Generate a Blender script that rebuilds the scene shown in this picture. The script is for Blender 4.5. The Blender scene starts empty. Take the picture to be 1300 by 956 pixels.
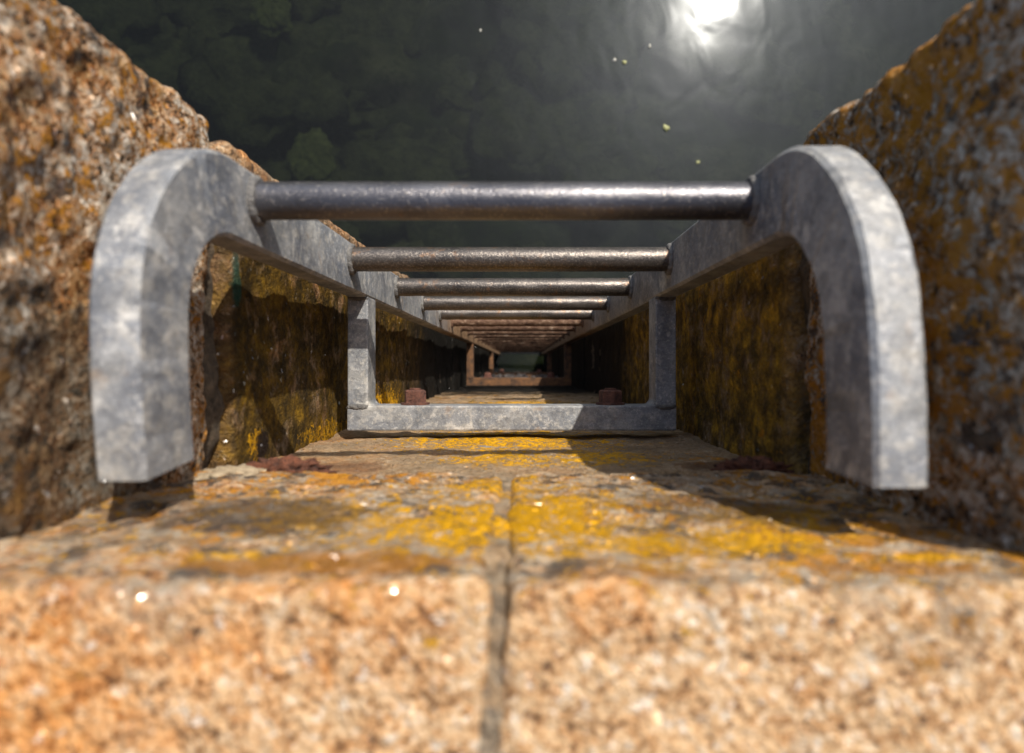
import bpy, math, random
import numpy as np
from mathutils import Vector, Matrix, noise

# ------------------------------------------------------------------ frame, camera, light
# The ladder and the quay face lean landwards (a battered wall). Everything fixed to the
# quay is written in the LADDER FRAME (x along the rungs, y out to sea, z along the ladder,
# eye at the origin) and turned upright by the matrix R.
W, H, F = 1300.0, 956.0, 852.0
PX, PY = 663.0, 463.0                       # where the ladder's lines converge
S_L = Vector((0.46, 0.95, 1.0)).normalized()            # towards the sun, ladder frame
V_L = Vector(((905-PX)/F, (PY+2)/F, -1.0)).normalized()  # line of sight to the sun's mirror image
N_L = (S_L - V_L).normalized()              # true vertical in the ladder frame
R = N_L.rotation_difference(Vector((0, 0, 1))).to_matrix().to_4x4()
SUN = (R.to_3x3() @ S_L).normalized()
scene = bpy.context.scene
COL = scene.collection

cam_d = bpy.data.cameras.new('camera')
cam = bpy.data.objects.new('camera', cam_d)
COL.objects.link(cam)
cam.matrix_world = R
cam_d.sensor_width = 36.0
cam_d.lens = F/W*36.0
cam_d.shift_x = -(PX-650)/W
cam_d.shift_y = (PY-478)/W
cam_d.clip_start = 0.02
cam_d.clip_end = 2000
cam_d.dof.use_dof = True
cam_d.dof.focus_distance = 1.05
cam_d.dof.aperture_fstop = 4.5
scene.camera = cam

world = bpy.data.worlds.new('World')
scene.world = world
world.use_nodes = True
wn = world.node_tree
bg = wn.nodes['Background']
sky = wn.nodes.new('ShaderNodeTexSky')
sky.sky_type = 'NISHITA'
sky.sun_disc = False
sky.sun_elevation = math.asin(SUN.z)
sky.sun_rotation = math.atan2(SUN.x, SUN.y)
sky.dust_density = 2.5
sky.air_density = 1.0
wn.links.new(sky.outputs[0], bg.inputs[0])
bg.inputs[1].default_value = 0.12

sun_d = bpy.data.lights.new('sun', 'SUN')
sun_d.energy = 4.5
sun_d.angle = math.radians(0.53)
sun_d.color = (1.0, 0.93, 0.82)
sun = bpy.data.objects.new('sun', sun_d)
COL.objects.link(sun)
sun.rotation_euler = SUN.to_track_quat('Z', 'Y').to_euler()
sun.location = SUN*20

scene.view_settings.view_transform = 'Standard'
scene.view_settings.look = 'None'
scene.view_settings.exposure = 0.55
scene.view_settings.gamma = 1.0
scene.cycles.max_bounces = 6
scene.cycles.diffuse_bounces = 3
scene.cycles.glossy_bounces = 2
scene.cycles.transparent_max_bounces = 4

rnd = random.Random(7)

# ------------------------------------------------------------------ material helper
class NT:
    def __init__(s, name):
        s.m = bpy.data.materials.new(name)
        s.m.use_nodes = True
        s.t = s.m.node_tree
        s.b = s.t.nodes['Principled BSDF']
        s.out = s.t.nodes['Material Output']
        tc = s.t.nodes.new('ShaderNodeTexCoord')
        s.P = tc.outputs['Object']
    def n(s, typ): return s.t.nodes.new(typ)
    def put(s, sock, v):
        if isinstance(v, bpy.types.NodeSocket): s.t.links.new(v, sock)
        elif isinstance(v, tuple) and len(v) == 3 and sock.type == 'RGBA': sock.default_value = (*v, 1)
        else: sock.default_value = v
    def math(s, op, a, b=0.0, clamp=False):
        n = s.n('ShaderNodeMath'); n.operation = op; n.use_clamp = clamp
        s.put(n.inputs[0], a); s.put(n.inputs[1], b); return n.outputs[0]
    def vmath(s, op, a, b):
        n = s.n('ShaderNodeVectorMath'); n.operation = op
        s.put(n.inputs[0], a); s.put(n.inputs[1], b); return n.outputs[0]
    def length(s, a):
        n = s.n('ShaderNodeVectorMath'); n.operation = 'LENGTH'; s.put(n.inputs[0], a); return n.outputs['Value']
    def xyz(s, v=None):
        n = s.n('ShaderNodeSeparateXYZ'); s.put(n.inputs[0], v or s.P); return n.outputs
    def noise(s, scale, detail=4, rough=.6, vec=None, off=0.0, dist=0.0, col=False):
        n = s.n('ShaderNodeTexNoise'); v = vec or s.P
        if off: v = s.vmath('ADD', v, (off, off*1.7, off*.6))
        s.put(n.inputs['Vector'], v)
        n.inputs['Scale'].default_value = scale; n.inputs['Detail'].default_value = min(detail, 5.5)
        n.inputs['Roughness'].default_value = rough; n.inputs['Distortion'].default_value = dist
        return n.outputs['Color'] if col else n.outputs['Fac']
    def voro(s, scale, vec=None, feat='F1', out='Color'):
        n = s.n('ShaderNodeTexVoronoi'); n.feature = feat
        s.put(n.inputs['Vector'], vec or s.P); n.inputs['Scale'].default_value = scale
        return n.outputs[out]
    def ramp(s, f, stops, interp='LINEAR'):
        n = s.n('ShaderNodeValToRGB'); n.color_ramp.interpolation = interp
        e = n.color_ramp.elements
        while len(e) < len(stops): e.new(.5)
        for el, (p, c) in zip(e, stops):
            el.position = p
            el.color = (c, c, c, 1) if isinstance(c, (int, float)) else (*c, 1)
        s.put(n.inputs[0], f); return n.outputs[0]
    def step(s, f, lo, hi):
        n = s.n('ShaderNodeMapRange'); n.interpolation_type = 'SMOOTHSTEP'
        s.put(n.inputs[0], f); s.put(n.inputs[1], lo); s.put(n.inputs[2], hi); return n.outputs[0]
    def mix(s, f, a, b, mode='MIX'):
        n = s.n('ShaderNodeMix'); n.data_type = 'RGBA'; n.blend_type = mode
        s.put(n.inputs[0], f); s.put(n.inputs[6], a); s.put(n.inputs[7], b); return n.outputs[2]
    def bump(s, h, dist, strength=1.0, normal=None):
        n = s.n('ShaderNodeBump'); n.inputs['Strength'].default_value = strength
        n.inputs['Distance'].default_value = dist; s.put(n.inputs['Height'], h)
        if normal: s.put(n.inputs['Normal'], normal)
        return n.outputs[0]
    def set(s, **k):
        for a, v in k.items(): s.put(s.b.inputs[a.replace('_', ' ')], v)

def stone(name, lich=40, weather=.4, dark=.5, pale=.3, orange=.5, yellow=(), moss=0.0, moss_gain=1.0, moss_from=.6,
          seed=0.0, stains_and_shade=(), tide=True, peach_top=False, fill=0.0, dark_rock=False, tide_from=2.0, fade=1.0):
    """Granite with lichen. yellow: blobs (centre, radius vector, weight) of yellow lichen;
    stains: blobs (centre, radius vector, colour, weight), real marks and the painted dark of a cavity."""
    t = NT(name)
    x, y, z = t.xyz()
    d = t.math('MULTIPLY', z, -1.0)
    wob = t.vmath('MULTIPLY', t.vmath('SUBTRACT', t.noise(140, 4, col=True), (.5, .5, .5)), (.011, .011, .011))
    Q = t.vmath('ADD', t.P, wob)
    sep = lambda c: t.xyz(c)
    g1 = sep(t.voro(205, Q))[0]
    g2 = sep(t.voro(480, Q))[1]
    g3 = t.noise(125, 5, .7, off=seed+1)
    g = t.math('ADD', t.math('ADD', t.math('MULTIPLY', g1, .34), t.math('MULTIPLY', g2, .26)), t.math('MULTIPLY', t.step(g3, .28, .72), .40))
    g = t.math('ADD', t.math('MULTIPLY', t.math('SUBTRACT', g, .5), 1.45 if dark_rock else .92), .53)
    grain = t.ramp(g, [(.14, (.045, .04, .037)), (.25, (.17, .095, .05)), (.36, (.42, .215, .09)),
                       (.50, (.62, .385, .195)), (.68, (.70, .49, .29)), (.86, (.76, .68, .57))] if not dark_rock else
                      [(.14, (.03, .028, .027)), (.27, (.12, .085, .055)), (.38, (.40, .19, .065)),
                       (.50, (.54, .36, .21)), (.66, (.52, .46, .39)), (.84, (.78, .71, .61))])
    # broad warm / cold drift of the rock
    drift = t.math('SUBTRACT', t.noise(11, 7, .7, off=seed+3), t.math('MULTIPLY', x, .35))
    c = t.mix(t.step(drift, .50, .74), grain, (1.0, .66, .34), 'MULTIPLY')
    c = t.mix(t.math('MULTIPLY', t.step(t.noise(38, 8, .72, off=seed+83), .57, .68), .65 if dark_rock else .42), c, (.19, .10, .05) if not dark_rock else (.05, .045, .045))
    c = t.mix(t.math('MULTIPLY', t.step(t.noise(85, 5, .7, off=seed+87), .60, .68), .8), c, (.82, .72, .60))
    # weathering to grey brown
    wth = t.noise(17, 12, .76, off=seed+11)
    wm = t.step(wth, .62-weather*.5, .78-weather*.35)
    side = wm
    if peach_top:     # the trodden upper part stays clean
        clean = t.step(t.math('ADD', d, t.math('MULTIPLY', t.math('SUBTRACT', t.noise(16, 6, .65, off=seed+2), .5), .07)), .288, .308)
        side = t.math('MULTIPLY', wm, clean)
    grime = t.mix(t.noise(160, 3, .7), (.085, .065, .045), (.27, .20, .135))
    c = t.mix(t.math('MULTIPLY', side, .70), c, grime)
    # pale grey lichen
    pm = t.step(t.noise(54, 10, .75, off=seed+23), .66-pale*.2, .72-pale*.14)
    if peach_top: pm = t.math('MULTIPLY', pm, clean)
    c = t.mix(t.math('MULTIPLY', pm, .75), c, t.mix(t.noise(260, 2), (.30, .255, .20), (.62, .54, .42)))
    # black lichen and dirt
    dm = t.step(t.noise(30, 10, .76, off=seed+31), .66-dark*.2, .71-dark*.15)
    if peach_top: dm = t.math('MULTIPLY', dm, clean)
    c = t.mix(t.math('MULTIPLY', dm, .85), c, t.mix(t.noise(240, 2), (.022, .020, .020), (.10, .085, .075)))
    if fill:         # sandy mortar render on the lower courses
        c = t.mix(fill, c, t.mix(t.noise(420, 3, .8), (.12, .085, .05), (.40, .30, .19)))
    # moss / algae film, olive to ochre, from depth moss_from on
    if moss:
        mn = t.noise(26, 8, .7, off=seed+41)
        st = t.noise(60, 6, .7, vec=t.vmath('MULTIPLY', t.P, (1, .22, 1)), off=seed+5)
        mm = t.math('MULTIPLY', t.step(t.math('ADD', mn, t.math('MULTIPLY', st, .3)), .78-moss*.42, .92-moss*.30),
                    t.math('MULTIPLY', t.step(d, moss_from-.02, moss_from+.05), t.step(t.math('ADD', y, t.math('MULTIPLY', t.noise(30, 5, .7), .06)), .235, .19)))
        mcol = t.ramp(t.noise(34, 8, .75, off=seed+7), [(.3, (.018, .013, .006)), (.45, (.065, .042, .010)),
                                                       (.57, (.17, .10, .013)), (.70, (.38, .22, .016))])
        if moss_gain != 1: mcol = t.vmath('MULTIPLY', mcol, (moss_gain, moss_gain*.98, moss_gain*1.1))
        c = t.mix(mm, c, mcol)
    # orange crust lichen
    on = t.math('ADD', t.math('MULTIPLY', t.noise(lich, 10, .76, off=seed+53), .8), t.math('MULTIPLY', t.noise(260, 4, .7), .2))
    zone = t.noise(7, 3, .5, off=seed+57)
    om = t.step(t.math('ADD', on, t.math('MULTIPLY', t.math('SUBTRACT', zone, .5), .35)), .72-orange*.22, .745-orange*.215)
    if peach_top:
        om = t.math('MULTIPLY', om, clean)
    ocol = t.mix(t.noise(150, 4, .7, off=seed), (.42, .14, .012), (.72, .34, .02))
    c = t.mix(t.math('MULTIPLY', om, .85), c, ocol)
    # yellow lichen where it has been put
    crusts = [om]
    for k, (cen, rad, wgt) in enumerate(yellow):
        q = t.vmath('DIVIDE', t.vmath('SUBTRACT', t.P, cen), rad)
        fall = t.math('SUBTRACT', 1.0, t.length(q))
        yn = t.math('ADD', t.math('ADD', t.math('MULTIPLY', t.noise(72, 12, .74, off=seed+61+k), .75), t.math('MULTIPLY', t.noise(330, 4, .7, off=k), .30)), t.math('MULTIPLY', fall, .22))
        ym = t.math('MULTIPLY', t.math('MULTIPLY', t.step(yn, .605, .622), wgt), t.step(t.noise(150, 8, .8, off=k+2), .44, .49))
        crusts.append(ym)
        c = t.mix(ym, c, t.mix(t.noise(210, 4, .7), (.60, .28, .004), (.92, .49, .010)))
    for k, (cen, rad, colr, wgt) in enumerate(stains_and_shade):
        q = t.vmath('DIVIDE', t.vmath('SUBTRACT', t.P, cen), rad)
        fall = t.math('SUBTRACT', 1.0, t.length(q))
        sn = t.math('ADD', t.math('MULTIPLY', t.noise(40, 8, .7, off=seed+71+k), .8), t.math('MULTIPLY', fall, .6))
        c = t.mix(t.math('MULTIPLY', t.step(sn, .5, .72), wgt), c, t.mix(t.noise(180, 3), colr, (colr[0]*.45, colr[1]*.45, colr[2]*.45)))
    rough = t.ramp(t.noise(300, 2), [(.35, .62), (.7, .95)])
    if tide:          # black tidal growth below the high-water mark
        dn = t.math('ADD', d, t.math('MULTIPLY', t.math('SUBTRACT', t.noise(9, 6, .65, off=seed+9), .5), .7))
        tm = t.step(dn, tide_from, tide_from+.5)
        tcol = t.ramp(t.noise(30, 6, .7, off=seed), [(.35, (.006, .006, .005)), (.6, (.012, .010, .008)), (.75, (.028, .019, .010))])
        c = t.mix(tm, c, tcol)
    cell = t.voro(330, Q)
    mica = t.math('GREATER_THAN', t.xyz(cell)[2], .984)
    h = t.math('ADD', t.math('MULTIPLY', t.noise(210, 6, .75), .8), t.math('MULTIPLY', t.voro(240, Q, out='Distance'), .5))
    h = t.math('ADD', h, t.math('MULTIPLY', t.noise(70, 5, .7, off=seed), 1.3))
    for ym in crusts: h = t.math('ADD', h, t.math('MULTIPLY', ym, .45))
    nb = t.bump(h, .009 if dark_rock else .006, 1.0)
    geo = t.n('ShaderNodeNewGeometry')
    rn = t.vmath('NORMALIZE', t.vmath('ADD', geo.outputs['Normal'], t.vmath('MULTIPLY', t.vmath('SUBTRACT', cell, (.5, .5, .5)), (1.8, 1.8, 1.8))), (0, 0, 0))
    nm = t.n('ShaderNodeMix'); nm.data_type = 'VECTOR'
    t.put(nm.inputs[0], mica); t.put(nm.inputs[4], nb); t.put(nm.inputs[5], rn)
    t.set(Base_Color=c, Roughness=t.math('SUBTRACT', rough, t.math('MULTIPLY', mica, .5), True),
          Specular_IOR_Level=t.math('ADD', t.math('MULTIPLY', mica, .5), .12), Normal=nm.outputs[1])
    return t.m

def steel(name, kind='galv'):
    t = NT(name)
    x, y, z = t.xyz()
    d = t.math('MULTIPLY', z, -1.0)
    big = t.noise(14, 5, .6, dist=.4)
    fine = t.noise(330, 3, .75)
    mid = t.noise(75, 6, .7, off=4)
    if kind == 'galv':
        c = t.ramp(big, [(.3, (.10, .112, .135)), (.5, (.18, .188, .20)), (.68, (.32, .315, .30))])
        c = t.mix(t.math('MULTIPLY', t.step(mid, .50, .62), .5), c, (.40, .375, .33))
        c = t.mix(t.math('MULTIPLY', t.step(t.noise(30, 7, .7, off=9), .58, .68), .6), c, (.54, .52, .48))
        c = t.mix(t.math('MULTIPLY', t.step(t.noise(190, 8, .85, off=2), .52, .60), .42), c, (.07, .07, .078))
        c = t.mix(t.math('MULTIPLY', t.step(t.noise(200, 7, .85, off=6), .53, .62), .40), c, (.56, .54, .50))
        c = t.mix(t.math('MULTIPLY', t.step(t.noise(24, 8, .75, off=19), .54, .66), .6), c, (.085, .092, .108))
        sp = t.xyz(t.voro(95, t.vmath('ADD', t.P, t.vmath('MULTIPLY', t.noise(60, 4, col=True), (.02, .02, .02)))))[0]
        sp = t.math('ADD', t.math('MULTIPLY', sp, .34), .80)
        c = t.mix(1.0, c, sp, 'MULTIPLY')
        # brown water runs
        c = t.mix(t.math('MULTIPLY', t.step(t.noise(26, 7, .7, off=14), .60, .72), .4), c, (.25, .16, .085))
        met, ro = .12, t.ramp(mid, [(.3, .45), (.7, .68)])
    elif kind == 'worn':     # polished rung
        c = t.ramp(big, [(.3, (.075, .075, .085)), (.65, (.15, .147, .155))])
        c = t.mix(t.math('MULTIPLY', t.step(fine, .57, .66), .5), c, (.42, .38, .33))
        c = t.mix(t.math('MULTIPLY', t.step(t.noise(45, 7, .7, off=8), .60, .7), .45), c, (.20, .13, .08))
        met, ro = .8, t.ramp(mid, [(.3, .27), (.7, .44)])
    elif kind == 'gritty':   # rung dusted with salt and sand
        c = t.ramp(big, [(.3, (.055, .050, .048)), (.65, (.12, .105, .095))])
        c = t.mix(t.math('MULTIPLY', t.step(t.noise(380, 7, .85, off=3), .51, .61), .55), c, (.34, .30, .25))
        c = t.mix(t.math('MULTIPLY', t.step(t.noise(40, 7, .7, off=8), .56, .68), .6), c, (.22, .12, .06))
        met, ro = .75, t.ramp(mid, [(.3, .28), (.7, .46)])
    else:                    # rusty
        c = t.ramp(t.noise(60, 8, .75), [(.3, (.03, .016, .011)), (.45, (.085, .042, .024)), (.56, (.15, .085, .05)), (.70, (.32, .24, .18))])
        met, ro = .05, .85
    if kind == 'galv':       # rust creeps in below the high-water mark
        rn = t.math('ADD', d, t.math('MULTIPLY', t.math('SUBTRACT', t.noise(20, 6, .7), .5), .9))
        rm = t.step(rn, 1.5, 2.2)
        rc = t.ramp(t.noise(60, 8, .75, off=2), [(.3, (.05, .026, .015)), (.5, (.17, .095, .045)), (.7, (.42, .30, .18))])
        c = t.mix(rm, c, rc)
        met = t.math('MULTIPLY', t.math('SUBTRACT', 1.0, rm), met)
    h = t.math('ADD', t.math('MULTIPLY', fine, .6), mid)
    t.set(Base_Color=c, Metallic=met, Roughness=ro, Normal=t.bump(h, .0012 if kind != 'rust' else .004, .6))
    return t.m

def plain(name, ca, cb, scale, rough=.85, bump=.003):
    t = NT(name)
    n = t.noise(scale, 8, .7)
    t.set(Base_Color=t.ramp(n, [(.32, ca), (.68, cb)]), Roughness=rough,
          Normal=t.bump(t.math('ADD', n, t.noise(scale*4, 4, .7)), bump, .8))
    return t.m

# ------------------------------------------------------------------ mesh helpers
def tag(o, label=None, cat=None, group=None, kind=None):
    if label: o['label'] = label
    if cat: o['category'] = cat
    if group: o['group'] = group
    if kind: o['kind'] = kind
    return o

def link_mesh(name, verts, faces, mat, parent=None, smooth=True):
    me = bpy.data.meshes.new(name)
    me.from_pydata([tuple(v) for v in verts], [], [tuple(f) for f in faces])
    me.update()
    if smooth: me.polygons.foreach_set('use_smooth', [True]*len(me.polygons))
    if mat: me.materials.append(mat)
    o = bpy.data.objects.new(name, me)
    COL.objects.link(o)
    o.matrix_basis = R
    if parent is not None:
        o.parent = parent
        o.matrix_parent_inverse = ROOTS[parent.name].inverted()
    return o

ROOTS = {}
def empty(name, base, label, cat, group=None):
    o = bpy.data.objects.new(name, None)
    o.empty_display_size = .1
    COL.objects.link(o)
    M = R @ Matrix.Translation(base)
    o.matrix_basis = M
    ROOTS[o.name] = M
    return tag(o, label, cat, group)

def reparent(o, part, root):
    """make o a sub-part of part (both built in the ladder frame)"""
    o.parent = part
    o.matrix_parent_inverse = R.inverted()
    return o

def sub_mesh(name, verts, faces, mat, part, smooth=True):
    return reparent(link_mesh(name, verts, faces, mat, None, smooth), part, None)

def axis_coords(a, b, fine, dense):
    """coordinates from a to b; spacing `fine` inside the `dense` interval, growing outside it"""
    lo, hi = max(a, dense[0]), min(b, dense[1])
    pts = list(np.linspace(lo, hi, max(2, int(round((hi-lo)/fine))+1))) if hi > lo else [a, b]
    for sgn, end in ((1, b), (-1, a)):
        cur = pts[-1] if sgn > 0 else pts[0]
        st = fine
        while abs(end-cur) > 1e-6:
            st = min(st*1.5, .25)
            nxt = cur+sgn*st
            if (end-nxt)*sgn < st*.6: nxt = end
            cur = nxt
            pts.append(cur) if sgn > 0 else pts.insert(0, cur)
    return pts

def rock_block(x0, x1, y0, y1, z0, z1, fine=(.006, .006, .006), dense=None, r=.012, amp=.004, seed=0.0,
               top_slope=0.0, freq=24.0):
    """rough-hewn block with rounded arrises, displaced by fractal noise"""
    dense = dense or ((x0, x1), (y0, y1), (z0, z1))
    cs = [axis_coords(a, b, f, dn) for (a, b), f, dn in zip(((x0, x1), (y0, y1), (z0, z1)), fine, dense)]
    idx, verts, faces = {}, [], []
    def vid(p):
        k = (round(p[0], 6), round(p[1], 6), round(p[2], 6))
        if k not in idx: idx[k] = len(verts); verts.append(p)
        return idx[k]
    for ax in range(3):
        u, v = (ax+1) % 3, (ax+2) % 3
        for side in (0, 1):
            w = cs[ax][-1 if side else 0]
            def P(i, j):
                p = [0, 0, 0]; p[ax] = w; p[u] = cs[u][i]; p[v] = cs[v][j]; return vid(tuple(p))
            for i in range(len(cs[u])-1):
                for j in range(len(cs[v])-1):
                    q = (P(i, j), P(i+1, j), P(i+1, j+1), P(i, j+1))
                    faces.append(q if side else q[::-1])
    lo, hi = (x0+r, y0+r, z0+r), (x1-r, y1-r, z1-r)
    out = []
    off = Vector((seed*3.1, seed*1.7, seed*2.3))
    for p in verts:
        c = [min(max(p[k], lo[k]), hi[k]) for k in range(3)]
        dv = Vector((p[0]-c[0], p[1]-c[1], p[2]-c[2]))
        L = dv.length
        nrm = dv/L if L > 1e-9 else Vector((0, 0, 1))
        q = Vector(c)+nrm*r
        s = q+off
        e = (noise.fractal(s*freq*.4, 1.0, 2.0, 3)*1.2 + noise.fractal(s*freq*2.2, .9, 2.1, 4)*.55)*amp
        q = q+nrm*e
        if top_slope:
            wz = (q.z-z0)/(z1-z0)
            q.z += -top_slope*(q.y+.095)*max(0, wz)
        out.append(q)
    return out, faces

def sweep_box(path, normals, x0, x1, half, bev=.002):
    """flat bar swept along a path in the y-z plane: width across (x) from x0 to x1, depth 2*half along normals"""
    verts, faces = [], []
    ring = [(x0, -half+bev), (x0+bev, -half), (x1-bev, -half), (x1, -half+bev),
            (x1, half-bev), (x1-bev, half), (x0+bev, half), (x0, half-bev)]
    # flank points keep the wide faces flat under smooth shading
    for (y, z), (ny, nz) in zip(path, normals):
        for j, (x, o) in enumerate(ring):
            e = .0009*noise.fractal(Vector((y*70, z*70, j*3.7)), .9, 2, 3)
            verts.append((x+e*(1 if j in (1, 2, 5, 6) else .2), y+ny*(o+e*.6), z+nz*(o+e*.6)))
    n = len(ring)
    for i in range(len(path)-1):
        for k in range(n):
            a, b = i*n+k, i*n+(k+1) % n
            faces.append((a, b, b+n, a+n))
    faces.append(tuple(range(n))[::-1])
    faces.append(tuple(range((len(path)-1)*n, len(path)*n)))
    return verts, faces

def bar(x0, x1, y0, y1, z0, z1, b=.002):
    """box with chamfered edges"""
    verts, faces = [], []
    import bmesh
    bm = bmesh.new()
    bmesh.ops.create_cube(bm, size=1)
    for v in bm.verts:
        v.co = Vector((x0+(v.co.x+.5)*(x1-x0), y0+(v.co.y+.5)*(y1-y0), z0+(v.co.z+.5)*(z1-z0)))
    bmesh.ops.bevel(bm, geom=bm.edges[:], offset=b, segments=2, affect='EDGES', profile=.6)
    bm.verts.ensure_lookup_table()
    verts = [v.co.copy() for v in bm.verts]
    faces = [[v.index for v in f.verts] for f in bm.faces]
    bm.free()
    return verts, faces

def rod(x0, x1, y, z, r, seg=32, wob=0.0, seed=0):
    n = max(2, int((x1-x0)/.012))
    verts, faces = [], []
    for i in range(n+1):
        x = x0+(x1-x0)*i/n
        for k in range(seg):
            a = 2*math.pi*k/seg
            rr = r+wob*noise.fractal(Vector((x*60+seed*9, math.cos(a)*2, math.sin(a)*2+seed)), 1, 2, 3)
            verts.append((x, y+rr*math.cos(a), z+rr*math.sin(a)))
    for i in range(n):
        for k in range(seg):
            a, b = i*seg+k, i*seg+(k+1) % seg
            faces.append((a, a+seg, b+seg, b))
    faces.append(tuple(range(seg)))
    faces.append(tuple(range(n*seg, n*seg+seg))[::-1])
    return verts, faces

def weld_ring(x, y, z, R0, r0, sx, seed):
    """lumpy weld bead where a rung meets a stringer"""
    verts, faces = [], []
    A, B = 40, 10
    for i in range(A):
        a = 2*math.pi*i/A
        lump = 1+.10*math.sin(a*11+seed)+.22*noise.noise(Vector((math.cos(a)*3, math.sin(a)*3, seed*5.3)))
        for j in range(B):
            b = 2*math.pi*j/B
            rr = R0+r0*lump*math.cos(b)*.8
            verts.append((x+sx*(r0*lump*math.sin(b)*.9), y+rr*math.cos(a), z+rr*math.sin(a)))
    for i in range(A):
        for j in range(B):
            faces.append((i*B+j, i*B+(j+1) % B, ((i+1) % A)*B+(j+1) % B, ((i+1) % A)*B+j))
    return verts, faces

def lump(cen, rad, amp, freq, seed, n=26):
    verts, faces = [], []
    for i in range(n+1):
        th = math.pi*i/n
        for k in range(n*2):
            ph = math.pi*k/n
            dr = Vector((math.sin(th)*math.cos(ph), math.sin(th)*math.sin(ph), math.cos(th)))
            f = 1+amp*noise.fractal(dr*freq+Vector((seed*7.1, seed, seed*3)), .9, 2, 4)
            verts.append((cen[0]+dr.x*rad[0]*f, cen[1]+dr.y*rad[1]*f, cen[2]+dr.z*rad[2]*f))
    m = n*2
    for i in range(n):
        for k in range(m):
            faces.append((i*m+k, (i+1)*m+k, (i+1)*m+(k+1) % m, i*m+(k+1) % m))
    return verts, faces

def at(px, py, depth):
    """ladder-frame point seen at a pixel of the photograph, at a depth along the ladder"""
    return Vector(((px-PX)/F*depth, (PY-py)/F*depth, -depth))

# ------------------------------------------------------------------ measurements (ladder frame, metres)
XL, XR = -.282, .250          # faces of the recess
YB = -.102                    # back of the recess
SI_L, SO_L = -.2146, -.2435   # left stringer, inner and outer face
SI_R, SO_R = .1854, .2145
Y0, Y1 = .094, .154           # landward and seaward edge of the stringers
COURSES = [(.605, 1.62), (1.635, 2.17), (2.182, 2.72), (2.732, 3.32), (3.332, 3.95), (3.962, 4.6), (4.612, 5.3),
           (5.312, 6.0), (6.012, 6.8), (6.812, 7.8)]

# ------------------------------------------------------------------ materials
M_cop_b = stone('granite coping landward', weather=.45, dark=.86, pale=1.0, orange=.80, seed=1.0, tide=False, peach_top=True,
    stains_and_shade=[((-.1, -.095, -.322), (.12, .06, .022), (.50, .20, .02), .7), ((.18, -.095, -.322), (.06, .06, .014), (.50, .20, .02), .6), ((.05, -.095, -.31), (.06, .06, .012), (.50, .20, .02), .5), ((-.16, -.095, -.42), (.10, .06, .07), (.10, .075, .06), .7), ((.13, -.095, -.45), (.09, .06, .06), (.09, .07, .06), .6)],
    yellow=[((.0, -.021, -.42), (.50, .10, .25), .9), ((-.03, -.095, -.40), (.085, .08, .085), 1.0), ((.025, -.095, -.42), (.05, .08, .10), 1.0), ((-.02, -.095, -.53), (.06, .08, .06), .9),
            ((.12, -.095, -.37), (.07, .08, .035), .9), ((.16, -.095, -.43), (.05, .08, .05), .8), ((-.13, -.095, -.42), (.06, .08, .05), .7), ((-.15, -.095, -.335), (.05, .08, .012), .8), ((.20, -.095, -.335), (.04, .08, .012), .8),
            ((.07, -.095, -.36), (.05, .08, .04), .8)])
M_crs_b = stone('granite course landward', weather=.5, dark=.3, pale=.45, orange=.5, seed=4.0, fill=.55, moss=.35, moss_from=1.6,
    yellow=[((-.03, -.102, -.93), (.20, .1, .18), 1.0), ((-.02, -.102, -.74), (.09, .1, .07), .9), ((.09, -.102, -.75), (.08, .1, .09), .9), ((.0, -.102, -1.75), (.2, .1, .2), .8)],
    stains_and_shade=[((-.19, -.102, -.68), (.08, .05, .05), (.15, .05, .025), .45), ((.2, -.102, -.68), (.06, .05, .05), (.12, .04, .02), .6)])
M_cop_l = stone('granite coping sunny side', lich=58, weather=.10, dark=.60, pale=.50, orange=.74, seed=7.0, tide=False, dark_rock=True,
    stains_and_shade=[((-.28, -.05, -.40), (.1, .14, .22), (.075, .065, .048), .7)])
M_crs_l = stone('granite course sunny side', weather=.75, dark=.62, pale=.25, orange=.10, seed=9.0, moss=.9, moss_gain=.72, moss_from=.61, tide_from=1.45,
    yellow=[((-.28, -.095, -.95), (.06, .022, .14), .5), ((-.28, -.08, -1.35), (.06, .04, .22), .9), ((-.28, -.082, -.70), (.06, .018, .03), .7)],
    stains_and_shade=[((-.282, .085, -.655), (.05, .04, .014), (.02, .10, .075), .8), ((-.282, -.086, -.72), (.06, .022, .022), (.02, .012, .010), .95)])  # teal stain, then the shade of a hole in the stone, painted black
M_cop_r = stone('granite coping shaded side', lich=84, dark_rock=True, weather=.12, dark=.74, pale=.80, orange=1.02, seed=13.0, tide=False)
M_crs_r = stone('granite course shaded side', weather=.75, dark=.42, pale=.15, orange=.35, seed=15.0, moss=.9, moss_gain=1.9, moss_from=.6, tide_from=1.3)
M_mortar = plain('lime mortar', (.10, .085, .065), (.34, .29, .225), 60, .95, .004)
M_mort_b = stone('weathered mortar', weather=.5, dark=.85, pale=1.0, orange=.30, seed=21.0, tide=False, fill=.55,
    yellow=[((-.03, -.095, -.40), (.06, .08, .05), 1.0), ((-.005, -.095, -.50), (.05, .08, .03), .7)])
M_joint = plain('dark open joint', (.022, .017, .012), (.17, .125, .08), 80, .95, .006)
M_deck = plain('quay paving stone', (.22, .17, .12), (.42, .34, .26), 8, .9, .004)
M_galv = steel('weathered galvanised steel', 'galv')
M_worn = steel('worn steel', 'worn')
M_grit = steel('gritty steel', 'gritty')
M_rust = steel('rusted steel', 'rust')
M_weld = plain('dull weld metal', (.055, .055, .058), (.19, .18, .165), 120, .6, .002)
M_stub = plain('stub rust', (.022, .010, .007), (.22, .072, .032), 70, .85, .006)
M_rust_deep = plain('wet rust', (.012, .008, .006), (.17, .075, .025), 34, .85, .003)
M_bolt = plain('bolt rust', (.045, .018, .013), (.17, .065, .04), 110, .8, .003)

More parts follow.
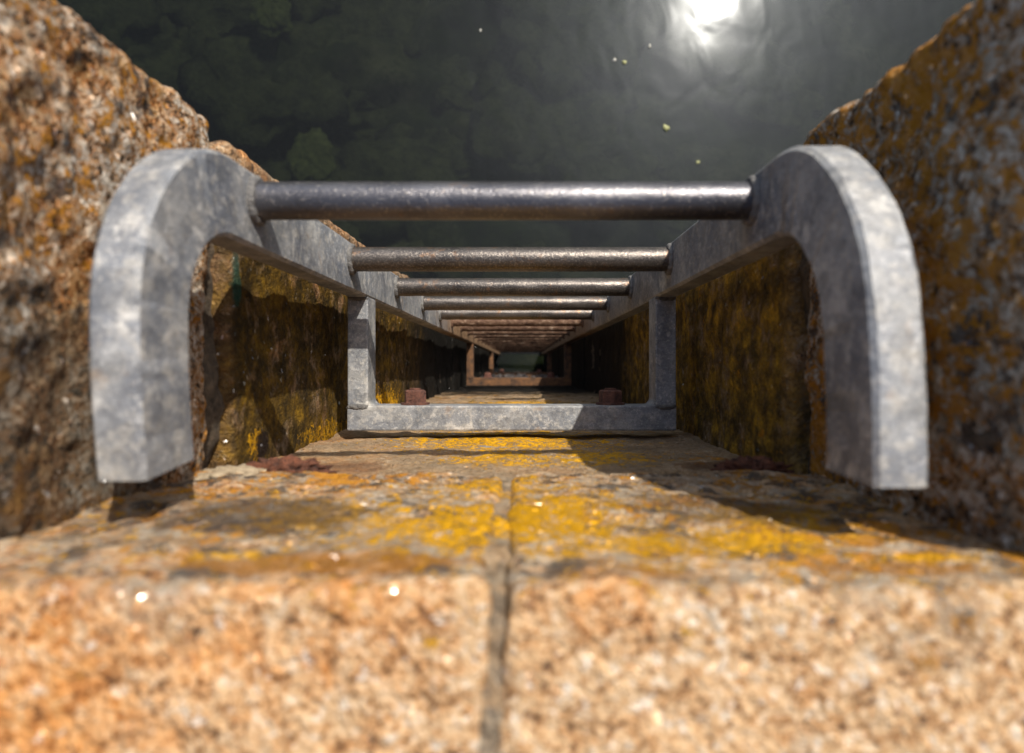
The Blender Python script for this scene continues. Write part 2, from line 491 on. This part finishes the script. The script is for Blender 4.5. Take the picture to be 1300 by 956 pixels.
# ------------------------------------------------------------------ the setting: water, seabed, quay deck
WATER_H = 6.35
ZW = -WATER_H
def ray_world(px, py, z):
    v = R.to_3x3() @ Vector(((px-PX)/F, (PY-py)/F, -1.0))
    return v*(z/v.z)

def grid(name, x0, x1, y0, y1, z, nx, ny, mat, fn=None, xs=None, ys=None):
    xs = xs or list(np.linspace(x0, x1, nx)); ys = ys or list(np.linspace(y0, y1, ny))
    verts = [(x, y, z+(fn(x, y) if fn else 0)) for y in ys for x in xs]
    n = len(xs)
    faces = [(j*n+i, j*n+i+1, (j+1)*n+i+1, (j+1)*n+i) for j in range(len(ys)-1) for i in range(n-1)]
    me = bpy.data.meshes.new(name); me.from_pydata(verts, [], faces); me.update()
    me.polygons.foreach_set('use_smooth', [True]*len(me.polygons))
    me.materials.append(mat)
    o = bpy.data.objects.new(name, me); COL.objects.link(o)
    return o

def water_material():
    t = NT('harbour water')
    t.t.nodes.remove(t.b)
    w1 = t.noise(2.4, 1.5, .5, vec=t.vmath('MULTIPLY', t.P, (1.15, .85, 1)), dist=.5)
    w2 = t.noise(7, 3, .55, dist=.5, off=2)
    hgt = t.math('ADD', t.math('MULTIPLY', w1, 1.0), t.math('MULTIPLY', w2, .02))
    nb = t.bump(hgt, .0045, 1.0)
    sharp = t.n('ShaderNodeBsdfGlossy'); sharp.inputs['Roughness'].default_value = .15
    t.put(sharp.inputs['Normal'], nb)
    soft = t.n('ShaderNodeBsdfGlossy'); sharp.inputs['Color'].default_value = (.12, .125, .13, 1); soft.inputs['Color'].default_value = (.60, .68, .80, 1); soft.inputs['Roughness'].default_value = .40
    t.put(soft.inputs['Normal'], nb)
    gl = t.n('ShaderNodeMixShader'); gl.inputs[0].default_value = .27
    t.t.links.new(sharp.outputs[0], gl.inputs[1]); t.t.links.new(soft.outputs[0], gl.inputs[2])
    tr = t.n('ShaderNodeBsdfTransparent'); tr.inputs[0].default_value = (.34, .38, .32, 1)
    df = t.n('ShaderNodeBsdfDiffuse'); df.inputs[0].default_value = (.012, .0135, .0130, 1)
    body = t.n('ShaderNodeMixShader'); body.inputs[0].default_value = .34
    t.t.links.new(tr.outputs[0], body.inputs[1]); t.t.links.new(df.outputs[0], body.inputs[2])
    fr = t.n('ShaderNodeFresnel'); fr.inputs['IOR'].default_value = 1.34
    fin = t.n('ShaderNodeMixShader')
    t.t.links.new(fr.outputs[0], fin.inputs[0])
    t.t.links.new(body.outputs[0], fin.inputs[1]); t.t.links.new(gl.outputs[0], fin.inputs[2])
    t.t.links.new(fin.outputs[0], t.out.inputs['Surface'])
    return t.m

tag(grid('water', -300, 300, -.6, 500, ZW, 2, 2, water_material()), kind='structure')

def bed_h(x, y):
    p = Vector((x, y, 0))
    return noise.fractal(p*.7, 1, 2, 5)*.55 + noise.fractal(p*3.1, .9, 2, 3)*.12
tb = NT('weedy seabed')
bn = tb.noise(1.1, 8, .7)
bc = tb.ramp(bn, [(.32, (.012, .016, .010)), (.48, (.035, .045, .020)), (.60, (.10, .10, .055)), (.75, (.20, .18, .13))])
bc = tb.mix(tb.step(tb.noise(5, 8, .75, off=6), .5, .62), bc, (.035, .05, .014))
tb.set(Base_Color=bc, Roughness=.95)
xs = [-300, -100, -40, -15] + list(np.linspace(-9, 9, 150)) + [15, 40, 100, 300]
ys = [-3, -1.5] + list(np.linspace(-.6, 8, 90)) + [11, 20, 60, 150, 500]
tag(grid('seabed', 0, 0, 0, 0, ZW-1.7, 0, 0, tb.m, bed_h, xs, ys), kind='structure')

# ------------------------------------------------------------------ quay walls
SLOPE = N_L.y/N_L.z
back = empty('quay_wall', (0, YB, -7.8), 'granite back wall of the ladder recess, yellow lichen below its peach coloured coping', 'wall')
left = empty('quay_wall', (XL, .2, -7.8), 'sunlit granite quay wall on the left side of the ladder recess', 'wall')
right = empty('quay_wall', (XR, .2, -7.8), 'shaded granite quay wall on the right side of the ladder recess', 'wall')

def part_block(name, parent, mat, label=None, **k):
    v, f = rock_block(**k)
    o = link_mesh(name, v, f, mat, parent)
    if label: o['label'] = label
    return o

ZT = -.288
part_block('coping_stone', back, M_cop_b, x0=XL-.03, x1=-.0158, y0=-.75, y1=-.095, z0=-.595, z1=ZT, fine=(.0035, .0035, .0035),
           dense=((XL-.02, 0), (-.2, -.09), (-.6, -.28)), r=.008, amp=.0040, seed=1.3, top_slope=SLOPE)
part_block('coping_stone', back, M_cop_b, x0=-.0082, x1=XR+.03, y0=-.75, y1=-.096, z0=-.597, z1=ZT-.001, fine=(.0035, .0035, .0035),
           dense=((-.01, XR+.02), (-.2, -.09), (-.6, -.28)), r=.008, amp=.0040, seed=2.9, top_slope=SLOPE)
part_block('mortar_joint', back, M_mort_b, x0=-.026, x1=-.0070, y0=-.74, y1=-.0975, z0=-.59, z1=ZT-.0035, fine=(.003, .003, .003),
           dense=((-.03, .01), (-.2, -.09), (-.6, -.28)), r=.003, amp=.0040, seed=5.0, top_slope=SLOPE)
for i, (a, b) in enumerate(COURSES):
    fz = .008 if i == 0 else .02
    part_block('stone_block', back, M_crs_b, x0=XL-.04, x1=XR+.04, y0=-.70, y1=YB+.002*((i*7) % 3-1), z0=-b, z1=-a, fine=(.007 if i == 0 else .014, .01, fz),
               dense=((XL-.02, XR+.02), (-.12, -.09), (-b, -a)), r=.008, amp=.0035 if i == 0 else .005, seed=10+i)
part_block('mortar_bed', back, M_mortar, x0=XL-.03, x1=XR+.03, y0=-.68, y1=YB-.006, z0=-7.75, z1=-.55, fine=(.02, .02, .02),
           dense=((XL-.02, XR+.02), (-.12, -.09), (-3, -.5)), r=.004, amp=.002, seed=3)

def side_wall(root, s, xf, yf, m_cop, m_crs, seed, joint, top):
    """s = -1 left, +1 right: coping and courses with a finely worked end facing the recess"""
    def X(a, b): return (min(s*a, s*b), max(s*a, s*b))
    ax = abs(xf)
    def blk(name, m, a, b, y1, z0, z1, fine, r, amp, sd, dense_z=None, slope=0.0, y0=-.75):
        x0, x1 = X(a, b)
        dx = X(a-.001, a+.06)
        part_block(name, root, m, x0=x0, x1=x1, y0=y0, y1=y1, z0=z0, z1=z1, fine=fine,
                   dense=(dx, (-.14, y1), dense_z or (z0, z1)), r=r, amp=amp, seed=sd, top_slope=slope)
    blk('coping_stone', m_cop, ax, ax+1.1, yf, -joint[0], top, (.0035,)*3, .010, .0065, seed, (-joint[0], -.26), SLOPE*.5)
    blk('coping_stone', m_cop, ax+1.112, 9.0, yf-.006, -joint[0], top-.003, (.03,)*3, .016, .006, seed+.5, None, SLOPE)
    for i, (a, b) in enumerate(COURSES):
        if i == 0: a = joint[1]
        yy = yf-.012+.004*((i*5) % 3)
        f = (.005, .005, .005) if i == 0 else (.012, .012, .014)
        off = .003*((i*4) % 3-1)
        blk('stone_block', m_crs, ax+off, ax+.8+.3*(i % 2), yy, -b, -a, f, .010, .0032, seed+1+i)
        blk('stone_block', m_crs, ax+off+.812+.3*(i % 2), 9.0, yy-.004, -b, -a, (.04,)*3, .012, .006, seed+20+i)
    x0, x1 = X(ax+.012, 8.9)
    part_block('mortar_bed', root, M_joint, x0=x0, x1=x1, y0=-.74, y1=yf-.028, z0=-7.78, z1=-.34, fine=(.02, .01, .01),
               dense=(X(ax, ax+.06), (-.12, yf), (-3, -.5)), r=.006, amp=.009, seed=seed+50)
side_wall(left, -1, XL, .226, M_cop_l, M_crs_l, 31.0, (.607, .640), -.284)
side_wall(right, 1, XR, .205, M_cop_r, M_crs_r, 71.0, (.600, .622), -.302)

# deck of the quay behind the coping, level in the world
dz = (R @ Vector((0, -.75, ZT+SLOPE*.655))).z - .012
o = grid('quay_deck', -9, 9, -30, (R @ Vector((0, -.72, ZT))).y, dz, 2, 2, M_deck)
tag(o, kind='structure')

# ------------------------------------------------------------------ the ladder
ladder = empty('quay_ladder', (0, .124, -7.6), 'grey galvanised steel ladder with hooked stringers going down the quay recess to the water', 'ladder')

def stringer_path():
    path, nrm = [], []
    yc, dc = .030, .498
    ro, ri = .124, .064
    rc, half = (ro+ri)/2, (ro-ri)/2
    ds = list(np.arange(7.6, .6, -.1)) + [.6, .55, .52]
    for dd in ds: path.append((yc+rc, -dd)); nrm.append((1, 0))
    for k in range(0, 97):
        a = math.pi/2*k/96
        path.append((yc+rc*math.cos(a), -(dc-rc*math.sin(a)))); nrm.append((math.cos(a), math.sin(a)))
    for k in range(1, 41):
        u = k/40
        y = yc-.094*u
        path.append((y, -(dc-rc)-.008*u*u)); nrm.append((-.08*u, 1))
    return path, nrm, half
path, nrm, half = stringer_path()
nrm = [Vector(n).normalized() for n in nrm]
def split_edges(o, ang=40):
    """hard edges where faces meet at more than `ang` degrees"""
    me = o.data
    import bmesh
    bm = bmesh.new(); bm.from_mesh(me)
    for e in bm.edges:
        if len(e.link_faces) == 2 and e.calc_face_angle(0) > math.radians(ang): e.smooth = False
    bm.to_mesh(me); bm.free()
    return o
for (a, b) in ((SO_L, SI_L), (SI_R, SO_R)):
    pp, nn = path, nrm
    if a > 0:        # the right hook has been bent open, its end stands higher
        pp = []
        for (y, z) in path:
            k = 1 if z > -.46 else max(0, 1-(-.46-z)/.12)
            pp.append((y, z+k*k*(3-2*k)*(.006+.145*max(0, .1-y))))
        nn = []
        for i in range(len(pp)):
            (ya, za), (yb, zb) = pp[max(0, i-1)], pp[min(len(pp)-1, i+1)]
            nn.append(Vector((zb-za, -(yb-ya))).normalized())
    v, f = sweep_box(pp, nn, a, b, half, .0030)
    split_edges(link_mesh('stringer', v, f, M_galv, ladder))

RUNG_R = .0152
for i in range(24):
    dd = .541+.3*i
    mat = (M_worn, M_grit, M_grit, M_grit, M_grit)[i] if i < 5 else M_rust
    v, f = rod(SI_L-.002, SI_R+.002, .132, -dd, RUNG_R*(1 if i < 6 else 1.04), wob=0.0 if i < 2 else (.0008 if i < 5 else .002), seed=i)
    r_ = split_edges(link_mesh('rung', v, f, mat, ladder))
    if i == 0: r_['label'] = 'dark polished top rung'
    elif i >= 5: r_['label'] = 'rusty rung'
    for s, xx in ((1, SI_L), (-1, SI_R)):
        v, f = weld_ring(xx+.001*s, .132, -dd, RUNG_R+.001, .0046, s, i*2.0+s)
        sub_mesh('weld_bead', v, f, M_weld if i < 5 else M_rust, r_)

def hexbolt(x, y, z):
    """hexagon head on a washer, axis along y, head pointing out to sea"""
    verts, faces = [], []
    def prism(n, r, ya, yb, rot=0, ch=0.0):
        s = len(verts)
        prof = [(r, ya), (r, yb-ch), (r-ch*1.3, yb)] if ch else [(r, ya), (r, yb)]
        for rr, yy in prof:
            for k in range(n):
                a = rot+2*math.pi*k/n
                verts.append((x+rr*math.cos(a), yy, z+rr*math.sin(a)))
        for j in range(len(prof)-1):
            for k in range(n):
                faces.append((s+j*n+k, s+j*n+(k+1) % n, s+(j+1)*n+(k+1) % n, s+(j+1)*n+k))
        faces.append(tuple(range(s, s+n))[::-1])
        faces.append(tuple(range(s+(len(prof)-1)*n, s+len(prof)*n)))
    prism(32, .0205, y-.001, y+.003)
    prism(6, .0165, y+.003, y+.021, .26, .002)
    prism(20, .0085, y+.021, y+.0235)
    return verts, faces

def bracket(d0, rusty):
    m = M_rust_deep if rusty else M_galv
    v, f = bar(SO_L-.0005, SO_R+.0005, -.092, -.057, -d0-.05, -d0, .0025)
    br = link_mesh('support_bracket', v, f, m, ladder, smooth=False)
    for (a, b, s) in ((SO_L, SI_L, 1), (SI_R, SO_R, -1)):
        v, f = bar(a, b, -.0572, Y0+.001, -d0-.0495, -d0-.0005, .0025)
        sub_mesh('bracket_arm', v, f, m, br, smooth=False)
        # fillet welded into the inner corner, and the weld at the stringer
        xi = b if s > 0 else a
        vv, ff = [], []
        n = 7
        pts = [(0, 0)]+[(.009*(1-math.sin(q)), .009*(1-math.cos(q))) for q in np.linspace(0, math.pi/2, n)]
        for zz in (-d0-.048, -d0-.002):
            for (px_, py_) in pts: vv.append((xi+s*px_, -.0572+py_, zz))
        k = len(pts)
        for q in range(k): ff.append((q, (q+1) % k, k+(q+1) % k, k+q))
        ff += [tuple(range(k))[::-1], tuple(range(k, 2*k))]
        sub_mesh('weld_fillet', vv, ff, m, br, smooth=False)
        v, f = lump(((a+b)/2, -.0585, -d0-.0005), (.0145, .004, .0024), .35, 6, d0+s, 16)
        sub_mesh('weld_seam', v, f, M_rust_deep if rusty else M_weld, br)
        v, f = lump(((a+b)/2, Y0-.001, -d0-.001), (.0140, .004, .0035), .35, 6, d0*2+s, 16)
        sub_mesh('weld_seam', v, f, M_rust_deep if rusty else M_weld, br)
    for x in (-.153, .126):
        v, f = hexbolt(x, -.057, -d0-.026)
        sub_mesh('bolt', v, f, M_bolt, br, smooth=False)['label'] = 'rusty brown hexagon bolt head'
    if rusty: br['label'] = 'rusty orange support bracket'
    return br
bracket(.934, False)
bracket(2.934, True)
bracket(4.934, True)

# ------------------------------------------------------------------ iron stubs, mortar patch
v, f = lump((-.218, -.100, -.606), (.041, .014, .018), .40, 5.5, 3.3, 44)
tag(link_mesh('iron_stub', v, f, M_stub), 'jagged rusty iron stub beside a pale mortar patch, under the left hook of the ladder', 'iron stub', 'sheared iron stubs in the recess wall')
v, f = lump((.205, -.098, -.605), (.032, .013, .017), .40, 5.0, 8.1, 44)
tag(link_mesh('iron_stub', v, f, M_stub), 'flat dark rusty iron stub in the shade under the right hook of the ladder', 'iron stub', 'sheared iron stubs in the recess wall')
v, f = lump((-.250, -.099, -.585), (.030, .010, .032), .35, 3.0, 5.5, 34)
link_mesh('mortar_patch', v, f, plain('sandy mortar', (.24, .18, .11), (.50, .40, .27), 120, .95, .003), back)['label'] = 'pale sandy mortar patch'

# ------------------------------------------------------------------ growth at the foot of the wall
verts, faces = [], []
for k in range(240):
    dd = rnd.uniform(3.75, 6.3)
    x = rnd.uniform(XL+.02, XR-.02)
    s = rnd.uniform(.012, .03)
    v, f = lump((x, YB+.006+rnd.random()*.012, -dd), (s*.6, s*.9, s*1.25), .15, 2, k, 5)
    n0 = len(verts); verts += v; faces += [tuple(i+n0 for i in q) for q in f]
tag(link_mesh('mussels', verts, faces, plain('mussel shells', (.008, .008, .010), (.085, .07, .062), 40, .5, .002)),
    'dark mussels crusting the back wall just above the water', 'mussels', kind='stuff')

# ------------------------------------------------------------------ weed under the water, scraps on it
verts, faces = [], []
for k in range(220):
    x = rnd.uniform(-7, 6); y = rnd.uniform(.3, 7)
    if rnd.random() < .35+.08*x: continue
    q = rnd.uniform(.18, .6)
    v, f = lump((x, y, ZW-1.72+bed_h(x, y)), (q*1.5, q*rnd.uniform(.6, 1.9), q*.2), .6, 1.5, k, 14)
    n0 = len(verts); verts += v; faces += [tuple(i+n0 for i in q) for q in f]
o = link_mesh('seaweed', verts, faces, plain('brown green weed', (.012, .018, .007), (.135, .14, .07), 5, .8, .03))
o.matrix_basis = Matrix.Identity(4)
tag(o, 'dark green seaweed growing on the seabed under the water', 'seaweed', kind='stuff')
M_lettuce = plain('pale green weed', (.07, .085, .03), (.24, .26, .10), 14, .8, .02)
for k, (px, py, s, lab) in enumerate([(395, 205, .42, 'pale green clump of weed under water, above the left end of the top rung'),
                                 (345, 20, .34, 'dull green clump of weed under water near the top left stone edge')]):
    p = ray_world(px, py, ZW-1.1)
    v, f = lump((p.x, p.y, p.z), (s*.62, s*.8, .10), .35, 1.6, 20+k, 40)
    o = link_mesh('weed_clump', v, f, M_lettuce); o.matrix_basis = Matrix.Identity(4)
    tag(o, lab, 'seaweed', 'green weed clumps under water')

M_leaf = plain('dead leaf', (.16, .17, .06), (.34, .34, .16), 40, .6, .002)
M_foam = plain('pale scrap', (.35, .34, .28), (.55, .53, .47), 40, .6, .002)
for k, (px, py, s, m, name, lab) in enumerate([
        (846, 163, .040, M_leaf, 'floating_leaf', 'yellow green leaf floating on the water right of the middle, largest of the scraps'),
        (780, 76, .020, M_foam, 'floating_scrap', 'small pale scrap floating left of the sun glint, left one of a close pair'),
        (793, 79, .028, M_leaf, 'floating_leaf', 'small yellowish leaf floating left of the sun glint, right one of a close pair'),
        (825, 59, .018, M_foam, 'floating_scrap', 'tiny pale scrap floating just under the sun glint'),
        (610, 39, .014, M_foam, 'floating_scrap', 'tiny pale scrap floating alone on dark water near the top middle'),
        (886, 206, .020, M_leaf, 'floating_leaf', 'small leaf floating nearest to the right end of the top rung')]):
    p = ray_world(px, py, ZW+.004)
    rr = random.Random(k)
    a0 = rr.uniform(0, 6.28)
    vv = []; n = 18
    for z in (0, .004):
        for i in range(n):
            a = 2*math.pi*i/n
            r0 = s*(1+.8*noise.noise(Vector((math.cos(a)*1.5, math.sin(a)*1.5, k*3.0))))
            ux, uy = r0*math.cos(a), r0*.6*math.sin(a)
            vv.append((p.x+ux*math.cos(a0)-uy*math.sin(a0), p.y+ux*math.sin(a0)+uy*math.cos(a0), p.z+z+.003*math.sin(a*3)))
    ff = [tuple(range(n))[::-1], tuple(range(n, 2*n))]+[(i, (i+1) % n, n+(i+1) % n, n+i) for i in range(n)]
    o = link_mesh(name, vv, ff, m); o.matrix_basis = Matrix.Identity(4)
    tag(o, lab, 'leaf' if 'leaf' in name else 'scrap', 'scraps floating on the water')
